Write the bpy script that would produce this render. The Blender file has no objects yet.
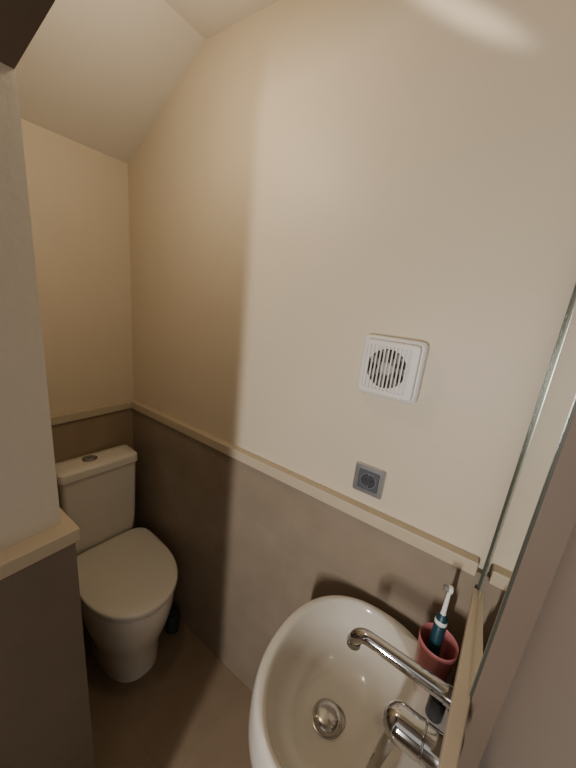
import bpy, bmesh, math
from mathutils import Vector, Matrix
C=bpy.context.scene.collection
# ---------------- materials ----------------
def mat(name,col,rough=.5,metal=0,noise=0,nscale=8,bump=0,bscale=60,col2=None,coat=0,spec=None):
    m=bpy.data.materials.new(name); m.use_nodes=True
    nt=m.node_tree; b=nt.nodes['Principled BSDF']
    b.inputs['Roughness'].default_value=rough; b.inputs['Metallic'].default_value=metal
    b.inputs['Coat Weight'].default_value=coat
    if spec is not None: b.inputs['Specular IOR Level'].default_value=spec
    tc=nt.nodes.new('ShaderNodeTexCoord')
    n=nt.nodes.new('ShaderNodeTexNoise'); n.inputs['Scale'].default_value=nscale; n.inputs['Detail'].default_value=5
    nt.links.new(tc.outputs['Object'],n.inputs['Vector'])
    r=nt.nodes.new('ShaderNodeValToRGB')
    c2=col2 or tuple(c*(1-noise) for c in col)
    r.color_ramp.elements[0].position=.3; r.color_ramp.elements[1].position=.7
    r.color_ramp.elements[0].color=(*c2,1); r.color_ramp.elements[1].color=(*col,1)
    nt.links.new(n.outputs['Fac'],r.inputs['Fac']); nt.links.new(r.outputs['Color'],b.inputs['Base Color'])
    if bump:
        n2=nt.nodes.new('ShaderNodeTexNoise'); n2.inputs['Scale'].default_value=bscale; n2.inputs['Detail'].default_value=3
        nt.links.new(tc.outputs['Object'],n2.inputs['Vector'])
        bp=nt.nodes.new('ShaderNodeBump'); bp.inputs['Strength'].default_value=bump; bp.inputs['Distance'].default_value=.003
        nt.links.new(n2.outputs['Fac'],bp.inputs['Height']); nt.links.new(bp.outputs['Normal'],b.inputs['Normal'])
    return m
def tile_mat(name,col,col2,mortar,w,h,axis,rough=.45,off=(0,0,0)):
    m=mat(name,col,rough,0,0,9,.12,30,col2)
    nt=m.node_tree;b=nt.nodes['Principled BSDF'];r=[n for n in nt.nodes if n.type=='VALTORGB'][0]
    tc=[n for n in nt.nodes if n.type=='TEX_COORD'][0]
    sx=nt.nodes.new('ShaderNodeSeparateXYZ');cx=nt.nodes.new('ShaderNodeCombineXYZ')
    ad=nt.nodes.new('ShaderNodeVectorMath');ad.operation='ADD';ad.inputs[1].default_value=off
    nt.links.new(tc.outputs['Object'],ad.inputs[0]);nt.links.new(ad.outputs[0],sx.inputs[0])
    nt.links.new(sx.outputs[axis[0]],cx.inputs['X']);nt.links.new(sx.outputs[axis[1]],cx.inputs['Y'])
    br=nt.nodes.new('ShaderNodeTexBrick');br.offset=0;br.inputs['Scale'].default_value=1
    br.inputs['Brick Width'].default_value=w;br.inputs['Row Height'].default_value=h;br.inputs['Mortar Size'].default_value=.0016
    br.inputs['Mortar Smooth'].default_value=.6
    br.inputs['Color1'].default_value=(1,1,1,1);br.inputs['Color2'].default_value=(.94,.94,.94,1);br.inputs['Mortar'].default_value=(mortar,mortar,mortar,1)
    nt.links.new(cx.outputs[0],br.inputs['Vector'])
    mx=nt.nodes.new('ShaderNodeMix');mx.data_type='RGBA';mx.blend_type='MULTIPLY';mx.inputs[0].default_value=1
    nt.links.new(r.outputs['Color'],mx.inputs[6]);nt.links.new(br.outputs['Color'],mx.inputs[7])
    nt.links.new(mx.outputs[2],b.inputs['Base Color'])
    return m
M_wall=mat('cream_plaster',(.67,.58,.445),.5,noise=.05,nscale=3,bump=.25,bscale=45)
M_part=mat('grey_cream_plaster',(.74,.68,.58),.55,noise=.06,nscale=3,bump=.25,bscale=45)
M_ceil=mat('ceiling_paint',(.69,.645,.57),.7,noise=.04,nscale=3,bump=.2)
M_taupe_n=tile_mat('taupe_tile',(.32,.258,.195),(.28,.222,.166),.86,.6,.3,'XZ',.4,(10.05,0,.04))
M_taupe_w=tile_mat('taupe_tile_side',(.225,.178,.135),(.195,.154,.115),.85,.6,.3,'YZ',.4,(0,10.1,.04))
M_tan=tile_mat('tan_tile',(.36,.275,.185),(.32,.24,.16),.86,.6,.3,'YZ',.4,(0,10.1,.04))
M_floor=tile_mat('taupe_floor',(.29,.215,.145),(.25,.185,.124),.84,.6,.6,'XY',.35,(10.2,10,0))
M_trim=mat('beige_trim',(.55,.465,.34),.4,noise=.06,nscale=12)
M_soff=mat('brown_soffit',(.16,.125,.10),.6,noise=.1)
M_band=mat('taupe_paint',(.165,.12,.088),.6,noise=.05)
M_lilac=mat('grey_paint',(.38,.335,.315),.6,noise=.04)
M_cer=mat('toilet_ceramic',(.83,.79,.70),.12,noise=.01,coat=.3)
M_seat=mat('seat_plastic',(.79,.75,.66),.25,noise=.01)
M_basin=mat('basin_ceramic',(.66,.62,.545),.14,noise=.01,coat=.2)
M_chrome=mat('chrome',(.60,.60,.60),.07,1)
M_satin=mat('satin_chrome',(.50,.49,.47),.18,1)
M_plastic=mat('white_plastic',(.72,.70,.66),.35,noise=.01)
M_dark=mat('dark_void',(.04,.037,.033),.6)
M_imp=mat('impeller_grey',(.22,.205,.185),.5)
M_alu=mat('aluminium_plastic',(.50,.51,.53),.28,.75,noise=.03,nscale=40)
M_ins=mat('insert_grey',(.13,.14,.17),.35,.4)
M_sock=mat('socket_grey',(.07,.075,.09),.4,.3)
M_pink=mat('pink_plastic',(.52,.175,.18),.35,noise=.03)
M_teal=mat('teal_rubber',(.008,.05,.075),.4)
M_white=mat('brush_white',(.8,.82,.8),.3)
M_black=mat('black_plastic',(.03,.03,.035),.3)
M_blue=mat('dark_blue_plastic',(.03,.055,.062),.5)
M_mirror=mat('mirror_silver',(.80,.82,.79),.02,1)
M_bevel=mat('mirror_bevel',(.58,.62,.56),.25,.6)
M_edge=mat('mirror_edge',(.08,.09,.07),.3,.3)
M_hub=mat('hub_grey',(.42,.40,.37),.5)
# ---------------- helpers ----------------
def link(o,parent=None):
    C.objects.link(o)
    if parent: o.parent=parent
    return o
def mesh(name,bm,m,parent=None,smooth=False,bev=0,seg=3,angle=None):
    bmesh.ops.recalc_face_normals(bm,faces=bm.faces)
    me=bpy.data.meshes.new(name);bm.to_mesh(me);bm.free();me.materials.append(m)
    o=bpy.data.objects.new(name,me);link(o,parent)
    if smooth:
        for p in me.polygons:p.use_smooth=True
        if angle: me.set_sharp_from_angle(angle=math.radians(angle))
    if bev:
        md=o.modifiers.new('b','BEVEL');md.width=bev;md.segments=seg;md.limit_method='ANGLE'
        for p in me.polygons:p.use_smooth=True
        w=o.modifiers.new('w','WEIGHTED_NORMAL')
    return o
def addbox(bm,x0,x1,y0,y1,z0,z1):
    v=[bm.verts.new(p) for p in [(x0,y0,z0),(x1,y0,z0),(x1,y1,z0),(x0,y1,z0),(x0,y0,z1),(x1,y0,z1),(x1,y1,z1),(x0,y1,z1)]]
    for f in [(0,1,2,3),(4,5,6,7),(0,1,5,4),(1,2,6,5),(2,3,7,6),(3,0,4,7)]: bm.faces.new([v[i] for i in f])
def box(name,x0,x1,y0,y1,z0,z1,m,parent=None,bev=0):
    bm=bmesh.new();addbox(bm,x0,x1,y0,y1,z0,z1);return mesh(name,bm,m,parent,bev=bev)
def struct(o): o['kind']='structure';return o
def thing(o,label,cat): o['label']=label;o['category']=cat;return o
def empty(name,loc,rz=0):
    e=bpy.data.objects.new(name,None);e.empty_display_size=.05;e.location=loc;e.rotation_euler=(0,0,rz);C.objects.link(e);return e
def loft(name,rings,m,parent=None,cap0=True,cap1=True,angle=50,bm=None):
    own=bm is None
    if own: bm=bmesh.new()
    R=[[bm.verts.new(p) for p in r] for r in rings];n=len(rings[0])
    for a,b in zip(R,R[1:]):
        for i in range(n): bm.faces.new((a[i],a[(i+1)%n],b[(i+1)%n],b[i]))
    if cap0: bm.faces.new(R[0])
    if cap1: bm.faces.new(R[-1])
    if own: return mesh(name,bm,m,parent,True,angle=angle)
def sgnp(v,e): return math.copysign(abs(v)**e,v)
def egg(z,xc,fr,re,b,nf=2.0,nr=3.0,yc=0,n=72):
    out=[]
    for i in range(n):
        t=2*math.pi*i/n;c,s=math.cos(t),math.sin(t)
        e=2/(nf if c>0 else nr)
        out.append((xc+(fr if c>0 else re)*sgnp(c,e),yc+b*sgnp(s,e),z))
    return out
def tube(name,pts,rads,m,parent=None,n=24,cap=True):
    rings=[];pts=[Vector(p) for p in pts]
    up=None
    for i,p in enumerate(pts):
        d=(pts[min(i+1,len(pts)-1)]-pts[max(i-1,0)]).normalized()
        if up is None:
            up=Vector((0,0,1)) if abs(d.z)<.9 else Vector((0,1,0))
        u=d.cross(up).normalized();up2=u.cross(d).normalized();up=up2
        r=rads[i] if hasattr(rads,'__len__') else rads
        rings.append([tuple(p+u*math.cos(2*math.pi*k/n)*r+up2*math.sin(2*math.pi*k/n)*r) for k in range(n)])
    return loft(name,rings,m,parent,cap,cap,angle=40)
def revolve(name,prof,axis_o,axis_d,m,parent=None,n=40):
    pts=[];o=Vector(axis_o);d=Vector(axis_d).normalized()
    a=Vector((0,0,1)) if abs(d.z)<.9 else Vector((0,1,0))
    u=d.cross(a).normalized();v=u.cross(d)
    rings=[[tuple(o+d*h+(u*math.cos(2*math.pi*k/n)+v*math.sin(2*math.pi*k/n))*max(r,.0002)) for k in range(n)] for h,r in prof]
    return loft(name,rings,m,parent,True,True,angle=35)
# ---------------- room ----------------
BX=-1.485;TZ=1.12
struct(box('wall_north',BX-.1,.3,0,.1,0,2.6,M_wall))
struct(box('wall_north_lower',BX,.137,-.018,0,0,TZ-.03,M_taupe_n))
struct(box('trim_1',BX,.080,-.030,0,TZ-.038,TZ,M_trim,bev=.003))
struct(box('wall_west',BX-.1,BX,-1.4,0,0,2.6,M_wall))
struct(box('wall_west_lower',BX,BX+.018,-.6,-.018,0,TZ-.03,M_tan))
struct(box('trim_2',BX,BX+.030,-.61,-.028,TZ-.038,TZ-.0005,M_trim,bev=.003))
XP=-.756;YP=-.591
struct(box('wall_partition',BX,XP,-1.3,YP,0,2.02,M_part))
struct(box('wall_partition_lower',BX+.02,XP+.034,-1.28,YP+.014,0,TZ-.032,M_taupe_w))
struct(box('trim_3',BX+.03,XP+.046,-1.28,YP+.022,TZ-.036,TZ-.001,M_trim,bev=.003))
struct(box('floor',BX-.1,.6,-3,.1,-.1,0,M_floor))
struct(box('ceiling',-1.002,.3,-1.3,.1,2.472,2.55,M_ceil))
bm=bmesh.new()
prof=[(-1.002,2.472),(-1.002,2.6),(BX-.1,2.6),(BX-.1,2.118),(BX,2.184)]
loft('ceiling_slope',[[(x,-1.3,z) for x,z in prof],[(x,.05,z) for x,z in prof]],M_ceil,bm=bm)
struct(mesh('ceiling_slope',bm,M_ceil))
bm=bmesh.new()
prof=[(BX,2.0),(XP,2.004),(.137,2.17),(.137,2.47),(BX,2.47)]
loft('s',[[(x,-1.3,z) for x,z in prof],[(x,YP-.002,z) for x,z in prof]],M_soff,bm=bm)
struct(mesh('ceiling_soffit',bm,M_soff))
struct(box('wall_east',.137,.3,-1.1,0,0,2.5,M_lilac))
YM=-.302
struct(box('wall_east_panel',.099,.137,YM,-.018,0,2.47,M_band))
bm=bmesh.new()
vs=[(.084,-.034),(.0985,-.034),(.0985,YM),(.088,-.43),(.067,-.43)]
loft('t',[[(x,y,1.030) for x,y in vs],[(x,y,1.058) for x,y in vs]],M_trim,bm=bm)
struct(mesh('trim_4',bm,M_trim,bev=.003))
struct(box('wall_south',-.756,-.42,-1.2,-1.1,0,2.1,M_lilac))
struct(box('hall_blocker_south',-1.5,1.2,-3.0,-2.9,0,2.5,M_band))  # unseen wall added to block ambient and darken chrome reflections
struct(box('hall_blocker_west',-1.3,-1.2,-2.9,-1.3,0,2.5,M_band))  # another unseen wall, added to keep ambient out from the west
# ---------------- mirror ----------------
e=empty('mirror',(.099,-.18,1.06));thing(e,'tall frameless wall mirror standing on a beige ledge','mirror')
def P(o,e):
    o.parent=e; o.matrix_parent_inverse=(Matrix.Translation(e.location)@e.rotation_euler.to_matrix().to_4x4()).inverted(); return o
P(box('mirror_backing',.0955,.0988,YM,-.034,1.06,2.46,M_edge),e)
P(box('mirror_glass',.0940,.0954,YM+.002,-.072,1.062,2.455,M_mirror),e)
P(box('edge_bevel',.0935,.0954,-.071,-.040,1.062,2.455,M_bevel),e)
P(box('edge_strip',.0890,.0954,-.039,-.034,1.062,2.455,M_edge),e)
# ---------------- toilet ----------------
T=empty('toilet',(-1.453,-.232,0),math.radians(-4));T.scale=(1,1,1.035)
thing(T,'white ceramic close-coupled toilet with closed lid against the wall','toilet')
rg=[egg(0,.29,.194,.17,.120,2.3,3.5),egg(.02,.29,.195,.17,.121,2.3,3.5),egg(.06,.29,.198,.17,.124,2.3,3.5),egg(.12,.293,.206,.18,.132,2.2,3.2),
    egg(.18,.30,.218,.20,.145,2.1,3),egg(.24,.31,.233,.215,.159,2.1,3),egg(.30,.32,.244,.23,.169,2.05,3),egg(.36,.33,.250,.24,.175,2,3),
    egg(.412,.33,.253,.25,.177,2,3),egg(.424,.33,.249,.25,.173,2,3),egg(.427,.33,.235,.24,.16,2,3)]
loft('bowl',rg,M_cer,T)
def slab(z0,z1,xc,fr,re,b,dome,r=.006):
    k=[];nf,nr=2.15,5.5
    for dz,ins in [(0,r),(r*.3,r*.3),(r,0)]: k.append(egg(z0+dz,xc,fr-ins,re-ins,b-ins,nf,nr))
    for dz,ins in [(-r,0),(-r*.3,r*.3),(0,r)]: k.append(egg(z1+dz,xc,fr-ins,re-ins,b-ins,nf,nr))
    for f in (.85,.65,.4,.15,.02): k.append(egg(z1+dome*(1-f*f),xc,(fr-r)*f,(re-r)*f,(b-r)*f,nf,nr))
    return k
loft('seat',slab(.430,.442,.332,.253,.205,.176,0),M_seat,T)
loft('lid',slab(.446,.472,.332,.262,.212,.183,.001,.006),M_seat,T)
for s in (-1,1):
    o=tube('hinge',[(.130,s*.075-.02,.452),(.130,s*.075+.02,.452)],.010,M_seat,T,16)
def rrect(x0,x1,y0,y1,z,r,n=8):
    out=[]
    for cx,cy,a0 in [(x1-r,y1-r,0),(x0+r,y1-r,90),(x0+r,y0+r,180),(x1-r,y0+r,270)]:
        for i in range(n+1):
            a=math.radians(a0+90*i/n);out.append((cx+r*math.cos(a),cy+r*math.sin(a),z))
    return out
dz=.016
loft('tank',[rrect(.003,.10,-.135,.135,.425,.025),rrect(.003,.112,-.148,.148,.47,.026),rrect(0,.118,-.153,.153,.55,.024),rrect(0,.122,-.158,.158,.812+dz,.020)],M_cer,T)
loft('tank_lid',[rrect(-.003,.124,-.160,.160,.813+dz,.02),rrect(-.004,.130,-.165,.165,.818+dz,.022),rrect(-.004,.130,-.165,.165,.846+dz,.022),rrect(-.003,.128,-.163,.163,.854+dz,.02),rrect(.002,.120,-.157,.157,.858+dz,.02),rrect(.03,.09,-.12,.12,.860+dz,.02)],M_cer,T)
def disc(r0,r1,z0,z1,cx,cy,sx=1,sy=1):
    out=[]
    for r,z in ((r0,z0),(r0,z1-.001),(r0-.0015,z1),(r1,z1)):
        out.append([(cx+r*sx*math.cos(2*math.pi*k/40),cy+r*sy*math.sin(2*math.pi*k/40),z) for k in range(40)])
    return out
loft('flush_button',disc(.030,.025,.857+dz,.865+dz,.058,-.024),M_chrome,T)
loft('button_plate',disc(.023,.002,.858+dz,.868+dz,.058,-.024),M_alu,T)['label']='split chrome push plate'
# ---------------- cleaning bottle ----------------
bc=(-1.045,-.072,0)
K=empty('cleaner_bottle',bc);thing(K,'dark teal plastic bottle on the floor tucked beside the toilet','bottle')
P(revolve('bottle_body',[(0,.028),(.003,.031),(.085,.031),(.098,.026),(.103,.015)],bc,(0,0,1),M_blue),K)
P(revolve('bottle_cap',[(.102,.015),(.122,.015),(.124,.012)],bc,(0,0,1),M_blue),K)
# ---------------- basin ----------------
B=empty('wash_basin',(.0995,-.285,.66));thing(B,'white ceramic oval wall-hung wash basin with chrome plug','basin')
XW=.0995;cx0,cy0=-.10,-.280;af,ab,bb=.208,.199,.226
def ob(s,z,sb=1,n=96):
    out=[]
    for i in range(n):
        t=2*math.pi*i/n;c,sn=math.cos(t),math.sin(t)
        e=2/(2.2 if c<0 else 2.3)
        x=cx0+(ab if c>0 else af)*sgnp(c,e);y=cy0+bb*sgnp(sn,e)
        out.append((XW+(x-XW)*s,cy0+(y-cy0)*s*sb,z))
    return out
icx,icy=-.124,-.281
def ib(a,b,z,n=96,cx=icx,cy=icy):
    out=[]
    for i in range(n):
        t=2*math.pi*i/n
        out.append((cx+a*sgnp(math.cos(t),2/2.1),cy+b*sgnp(math.sin(t),2/2.1),z))
    return out
rings=[ob(.46,.635),ob(.68,.642),ob(.90,.675),ob(.985,.72),ob(1.012,.76),ob(1.012,.80),ob(1.004,.835),ob(.994,.852),ob(.984,.8585),ob(.975,.860),
 ib(.160,.210,.860),ib(.155,.205,.857),ib(.151,.200,.846),ib(.146,.193,.82),ib(.131,.175,.780),ib(.104,.142,.742),ib(.070,.098,.726),ib(.04,.055,.7205),ib(.03,.03,.7185),ib(.028,.028,.710)]
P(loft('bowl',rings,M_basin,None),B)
dc=(icx-.012,icy-.012,.7190)
P(revolve('drain_ring',[(0,.037),(.0025,.037),(.0032,.0355),(.0030,.030)],dc,(0,0,1),M_satin),B)
P(revolve('drain_plug',[(.0026,.034),(.007,.0355),(.0105,.0345),(.015,.029),(.018,.021),(.020,.011),(.0205,.001)],dc,(0,0,1),M_satin),B)
# ---------------- wall mixer ----------------
F=empty('wall_faucet',(.098,-.29,.95));thing(F,'chrome wall-mounted mixer tap above the basin','faucet')
ys,zs=-.25,.968
def arc_pts():
    pts=[(.098,ys,zs),(.07,ys,zs),(-.080,ys,zs+.004)]
    cx,cz,r=-.088,zs+.004-.032,.032
    for a in range(90,186,8): pts.append((cx+r*math.cos(math.radians(a)),ys,cz+r*math.sin(math.radians(a))))
    return pts
ap=arc_pts()
P(tube('spout',ap,[.0170]*2+[.0150]*(len(ap)-2),M_chrome),F)
P(revolve('aerator',[(0,.0166),(.012,.0166),(.013,.013)],(ap[-1][0],ys,ap[-1][2]+.002),(0,0,-1),M_satin),F)
P(revolve('spout_flange',[(0,.032),(.006,.032),(.010,.027),(.010,.0185),(.03,.0185),(.031,.015)],(.098,ys,zs),(-1,0,0),M_chrome),F)
yh,zh=-.342,.950
P(revolve('handle_flange',[(0,.040),(.006,.040),(.010,.035),(.010,.030)],(.098,yh,zh),(-1,0,0),M_chrome),F)
hp=[(.008,.0300),(.048,.0300),(.0495,.0285),(.0505,.0285),(.052,.0310)]
for i in range(0,11):
    a=math.radians(i*9-0)
    hp.append((.090+.030*math.sin(a),max(.0310*math.cos(a),.0005)))
P(revolve('handle_body',hp,(.098,yh,zh),(-1,0,0),M_chrome,n=56),F)
lr=[]
dl=Vector((-.18,-.20,-1)).normalized()
for t,w,th in [(-.010,.012,.011),(.012,.0155,.013),(.05,.0140,.0115),(.10,.0130,.010),(.125,.012,.009),(.133,.009,.007),(.135,.004,.003)]:
    c=Vector((.004,yh,zh-.012))+dl*t
    lr.append([(c.x+th*math.cos(a),c.y+w*math.sin(a),c.z) for a in [2*math.pi*k/28 for k in range(28)]])
P(loft('lever',lr,M_satin,None),F)
# ---------------- cup + brushes ----------------
cc=(.040,-.155,.8605);q=1.2
K=empty('toothbrush_cup',cc);thing(K,'dusty pink plastic tumbler on the basin rim holding a toothbrush','cup')
P(revolve('cup_body',[(h*q,r*q) for h,r in [(0,.026),(.002,.0275),(.05,.031),(.096,.0345),(.098,.0335),(.096,.0322),(.05,.029),(.006,.025)]],cc,(0,0,1),M_pink),K)
def brush(name,base,tip,hm,label):
    base=Vector(base);tip=Vector(tip);d=(tip-base)
    E=empty(name,base);thing(E,label,'toothbrush')
    f=lambda t:base+d*t
    P(tube('handle',[f(0),f(.03),f(.3),f(.66),f(.70)],[.007,.012,.0140,.0120,.007],hm),E)
    P(tube('handle_grip',[f(.60),f(.61),f(.63),f(.64)],[.0125,.0135,.0132,.0122],M_white),E)
    P(tube('neck',[f(.68),f(.74),f(.92),f(.95)],[.0065,.0050,.0042,.0044],M_white),E)
    q=f(.96);s=Vector((-1,-.3,.1)).normalized()
    P(tube('brush_head',[q+s*-.004,q+s*.004],[.0085,.0085],M_white),E)
    P(tube('bristles',[q+s*.004,q+s*.013],[.0072,.0066],M_imp),E)
brush('electric_toothbrush',(.034,-.164,.869),(.034,-.130,1.108),M_teal,'white and dark teal electric toothbrush leaning in the pink cup')
Q=empty('toiletry_bottle',(.064,-.222,.8605));thing(Q,'small dark plastic toiletry bottle standing on the basin rim','bottle')
P(revolve('bottle_body',[(0,.015),(.002,.017),(.055,.017),(.06,.013)],(.064,-.222,.8605),(0,0,1),M_black),Q)
P(revolve('bottle_cap',[(.06,.011),(.072,.011),(.0735,.009)],(.064,-.222,.8605),(0,0,1),M_dark),Q)
# ---------------- extractor fan ----------------
fx,fz,fs=-.219,1.542,.080
E=empty('extractor_fan',(fx,0,fz));thing(E,'square white plastic extractor fan with vertical ribs over dark blades','extractor fan')
NS=128
def sq(s,y,cx,cz,p=12):
    out=[]
    for k in range(NS):
        a=2*math.pi*(k+.5)/NS;c,sn=math.cos(a),math.sin(a)
        r=s/((abs(c)**p+abs(sn)**p)**(1/p));out.append((cx+r*c,y,cz+r*sn))
    return out
def circ(r,y,cx,cz):
    return [(cx+r*math.cos(2*math.pi*(k+.5)/NS),y,cz+r*math.sin(2*math.pi*(k+.5)/NS)) for k in range(NS)]
P(loft('housing',[sq(fs-.003,-.0005,fx,fz),sq(fs,-.003,fx,fz),sq(fs,-.022,fx,fz),sq(fs-.003,-.025,fx,fz),sq(fs-.010,-.0255,fx,fz)],M_plastic),E)
gr=.051;gx=fx-.005
P(loft('cover',[sq(.070,-.0257,fx,fz,16),sq(.070,-.038,fx,fz,16),sq(.068,-.0400,fx,fz,16),
  sq(.0575,-.0400,gx,fz,20),sq(.0570,-.0395,gx,fz,20),sq(.0570,-.0365,gx,fz,20),circ(gr,-.0360,gx,fz),circ(gr,-.0260,gx,fz)],M_plastic,cap0=False,cap1=False,angle=30),E)
bm=bmesh.new()
for i in range(-5,6):
    x=i*.0098
    addbox(bm,gx+x-.0018,gx+x+.0018,-.0412,-.0362,fz-.0572,fz+.0572)
P(mesh('grille',bm,M_plastic),E)
P(revolve('fan_back',[(0,gr-.001),(.001,gr-.001)],(gx,-.0257,fz),(0,-1,0),M_dark),E)
bm=bmesh.new()
for k in range(7):
    a=2*math.pi*k/7
    u=Vector((math.cos(a),0,math.sin(a)));w=Vector((-math.sin(a),0,math.cos(a)));c=Vector((gx,-.0310,fz))
    vs=[c+u*.014+w*-.004+Vector((0,.002,0)),c+u*.046+w*-.012+Vector((0,.002,0)),c+u*.048+w*.008+Vector((0,-.002,0)),c+u*.014+w*.005+Vector((0,-.002,0))]
    vv=[bm.verts.new(v) for v in vs];v2=[bm.verts.new(v+Vector((0,-.001,0))) for v in vs]
    bm.faces.new(vv);bm.faces.new(v2)
    for i in range(4): bm.faces.new((vv[i],vv[(i+1)%4],v2[(i+1)%4],v2[i]))
P(mesh('impeller_blades',bm,M_imp),E)
P(revolve('impeller_hub',[(0,.018),(.007,.017),(.0092,.013)],(gx,-.0266,fz),(0,-1,0),M_hub),E)
# ---------------- power socket ----------------
ox,oz,os_=-.223,1.204,.0450
S=empty('power_socket',(ox,0,oz));thing(S,'square silver wall socket with dark grey round recess above the ledge','power socket')
P(loft('frame',[sq(os_,-.0003,ox,oz,20),sq(os_,-.006,ox,oz,20),sq(os_-.002,-.009,ox,oz,20),sq(.0305,-.0095,ox,oz,24),sq(.030,-.006,ox,oz,24)],M_alu,angle=30),S)
P(loft('socket_insert',[sq(.0298,-.0062,ox,oz,24),sq(.0298,-.0098,ox,oz,24),sq(.0290,-.0105,ox,oz,24),circ(.0225,-.0105,ox,oz),circ(.0215,-.0098,ox,oz),circ(.0210,-.0072,ox,oz)],M_ins,angle=30),S)
P(loft('recess_rim',[circ(.0240,-.0105,ox,oz),circ(.0238,-.0115,ox,oz),circ(.0220,-.0115,ox,oz),circ(.0216,-.0100,ox,oz)],M_alu,cap0=False,cap1=False,angle=30),S)
P(revolve('socket_well',[(0,.0212),(.0004,.0212)],(ox,-.0070,oz),(0,-1,0),M_sock),S)
for s in (-1,1):
    P(revolve('pin_hole',[(0,.0030),(.0004,.0030)],(ox+s*.0095,-.0075,oz),(0,-1,0),M_black),S)
    P(box('earth_clip',ox-.0022,ox+.0022,-.0100,-.0072,oz+s*.0185-.0018,oz+s*.0185+.0018,M_alu),S)
# ---------------- lights ----------------
def area(name,loc,target,sx,sy,power,col,spread=180):
    l=bpy.data.lights.new(name,'AREA');l.shape='RECTANGLE';l.size=sx;l.size_y=sy;l.energy=power;l.color=col;l.spread=math.radians(spread)
    o=bpy.data.objects.new(name,l);o.location=loc;o.rotation_euler=(Vector(target)-Vector(loc)).to_track_quat('-Z','Y').to_euler();C.objects.link(o);return o
area('hall_light',(-.15,-2.0,1.35),(-.3,0,.9),.04,.5,23,(1,.955,.90))
def point(name,loc,p,col,r):
    l=bpy.data.lights.new(name,'POINT');l.energy=p;l.color=col;l.shadow_soft_size=r
    o=bpy.data.objects.new(name,l);o.location=loc;C.objects.link(o)
point('ceiling_lamp',(-.74,-.42,2.18),5.2,(1,.83,.60),.04)
l=bpy.data.lights.new('streak_spot','SPOT');l.energy=9.5;l.color=(1,.92,.8);l.spot_size=math.radians(46);l.spot_blend=1;l.shadow_soft_size=.015  # unseen spot added to throw the bright streak high on the north wall
so=bpy.data.objects.new('streak_spot',l);C.objects.link(so)
pos=Vector((-.22,-.52,2.27));tg=Vector((-.22,0,2.290))
zax=(pos-tg).normalized();xax=Vector((.232,0,-.16)).normalized();xax=(xax-zax*xax.dot(zax)).normalized();yax=zax.cross(xax)
so.matrix_world=Matrix.Translation(pos)@Matrix((xax,yax,zax)).transposed().to_4x4()@Matrix.Diagonal((1,.125,1,1))
w=bpy.data.worlds.new('World');bpy.context.scene.world=w;w.use_nodes=True
w.node_tree.nodes['Background'].inputs[0].default_value=(1,.94,.87,1);w.node_tree.nodes['Background'].inputs[1].default_value=.55
# ---------------- camera ----------------
R=[[0.8164,0.5683,0.1023],[0.2268,-0.1526,-0.9619],[-0.531,0.8085,-0.2535]]
r0=Vector(R[0]).normalized();fw=Vector(R[2]).normalized();dn=fw.cross(r0).normalized()
r0=dn.cross(fw).normalized()
cam=bpy.data.cameras.new('camera');co=bpy.data.objects.new('camera',cam);C.objects.link(co)
m=Matrix((( r0.x,-dn.x,-fw.x,0),( r0.y,-dn.y,-fw.y,-.827),( r0.z,-dn.z,-fw.z,1.68),(0,0,0,1)))
co.matrix_world=m
cam.sensor_fit='HORIZONTAL';cam.sensor_width=36;cam.lens=36*308.43/576;cam.clip_start=.01
bpy.context.scene.camera=co
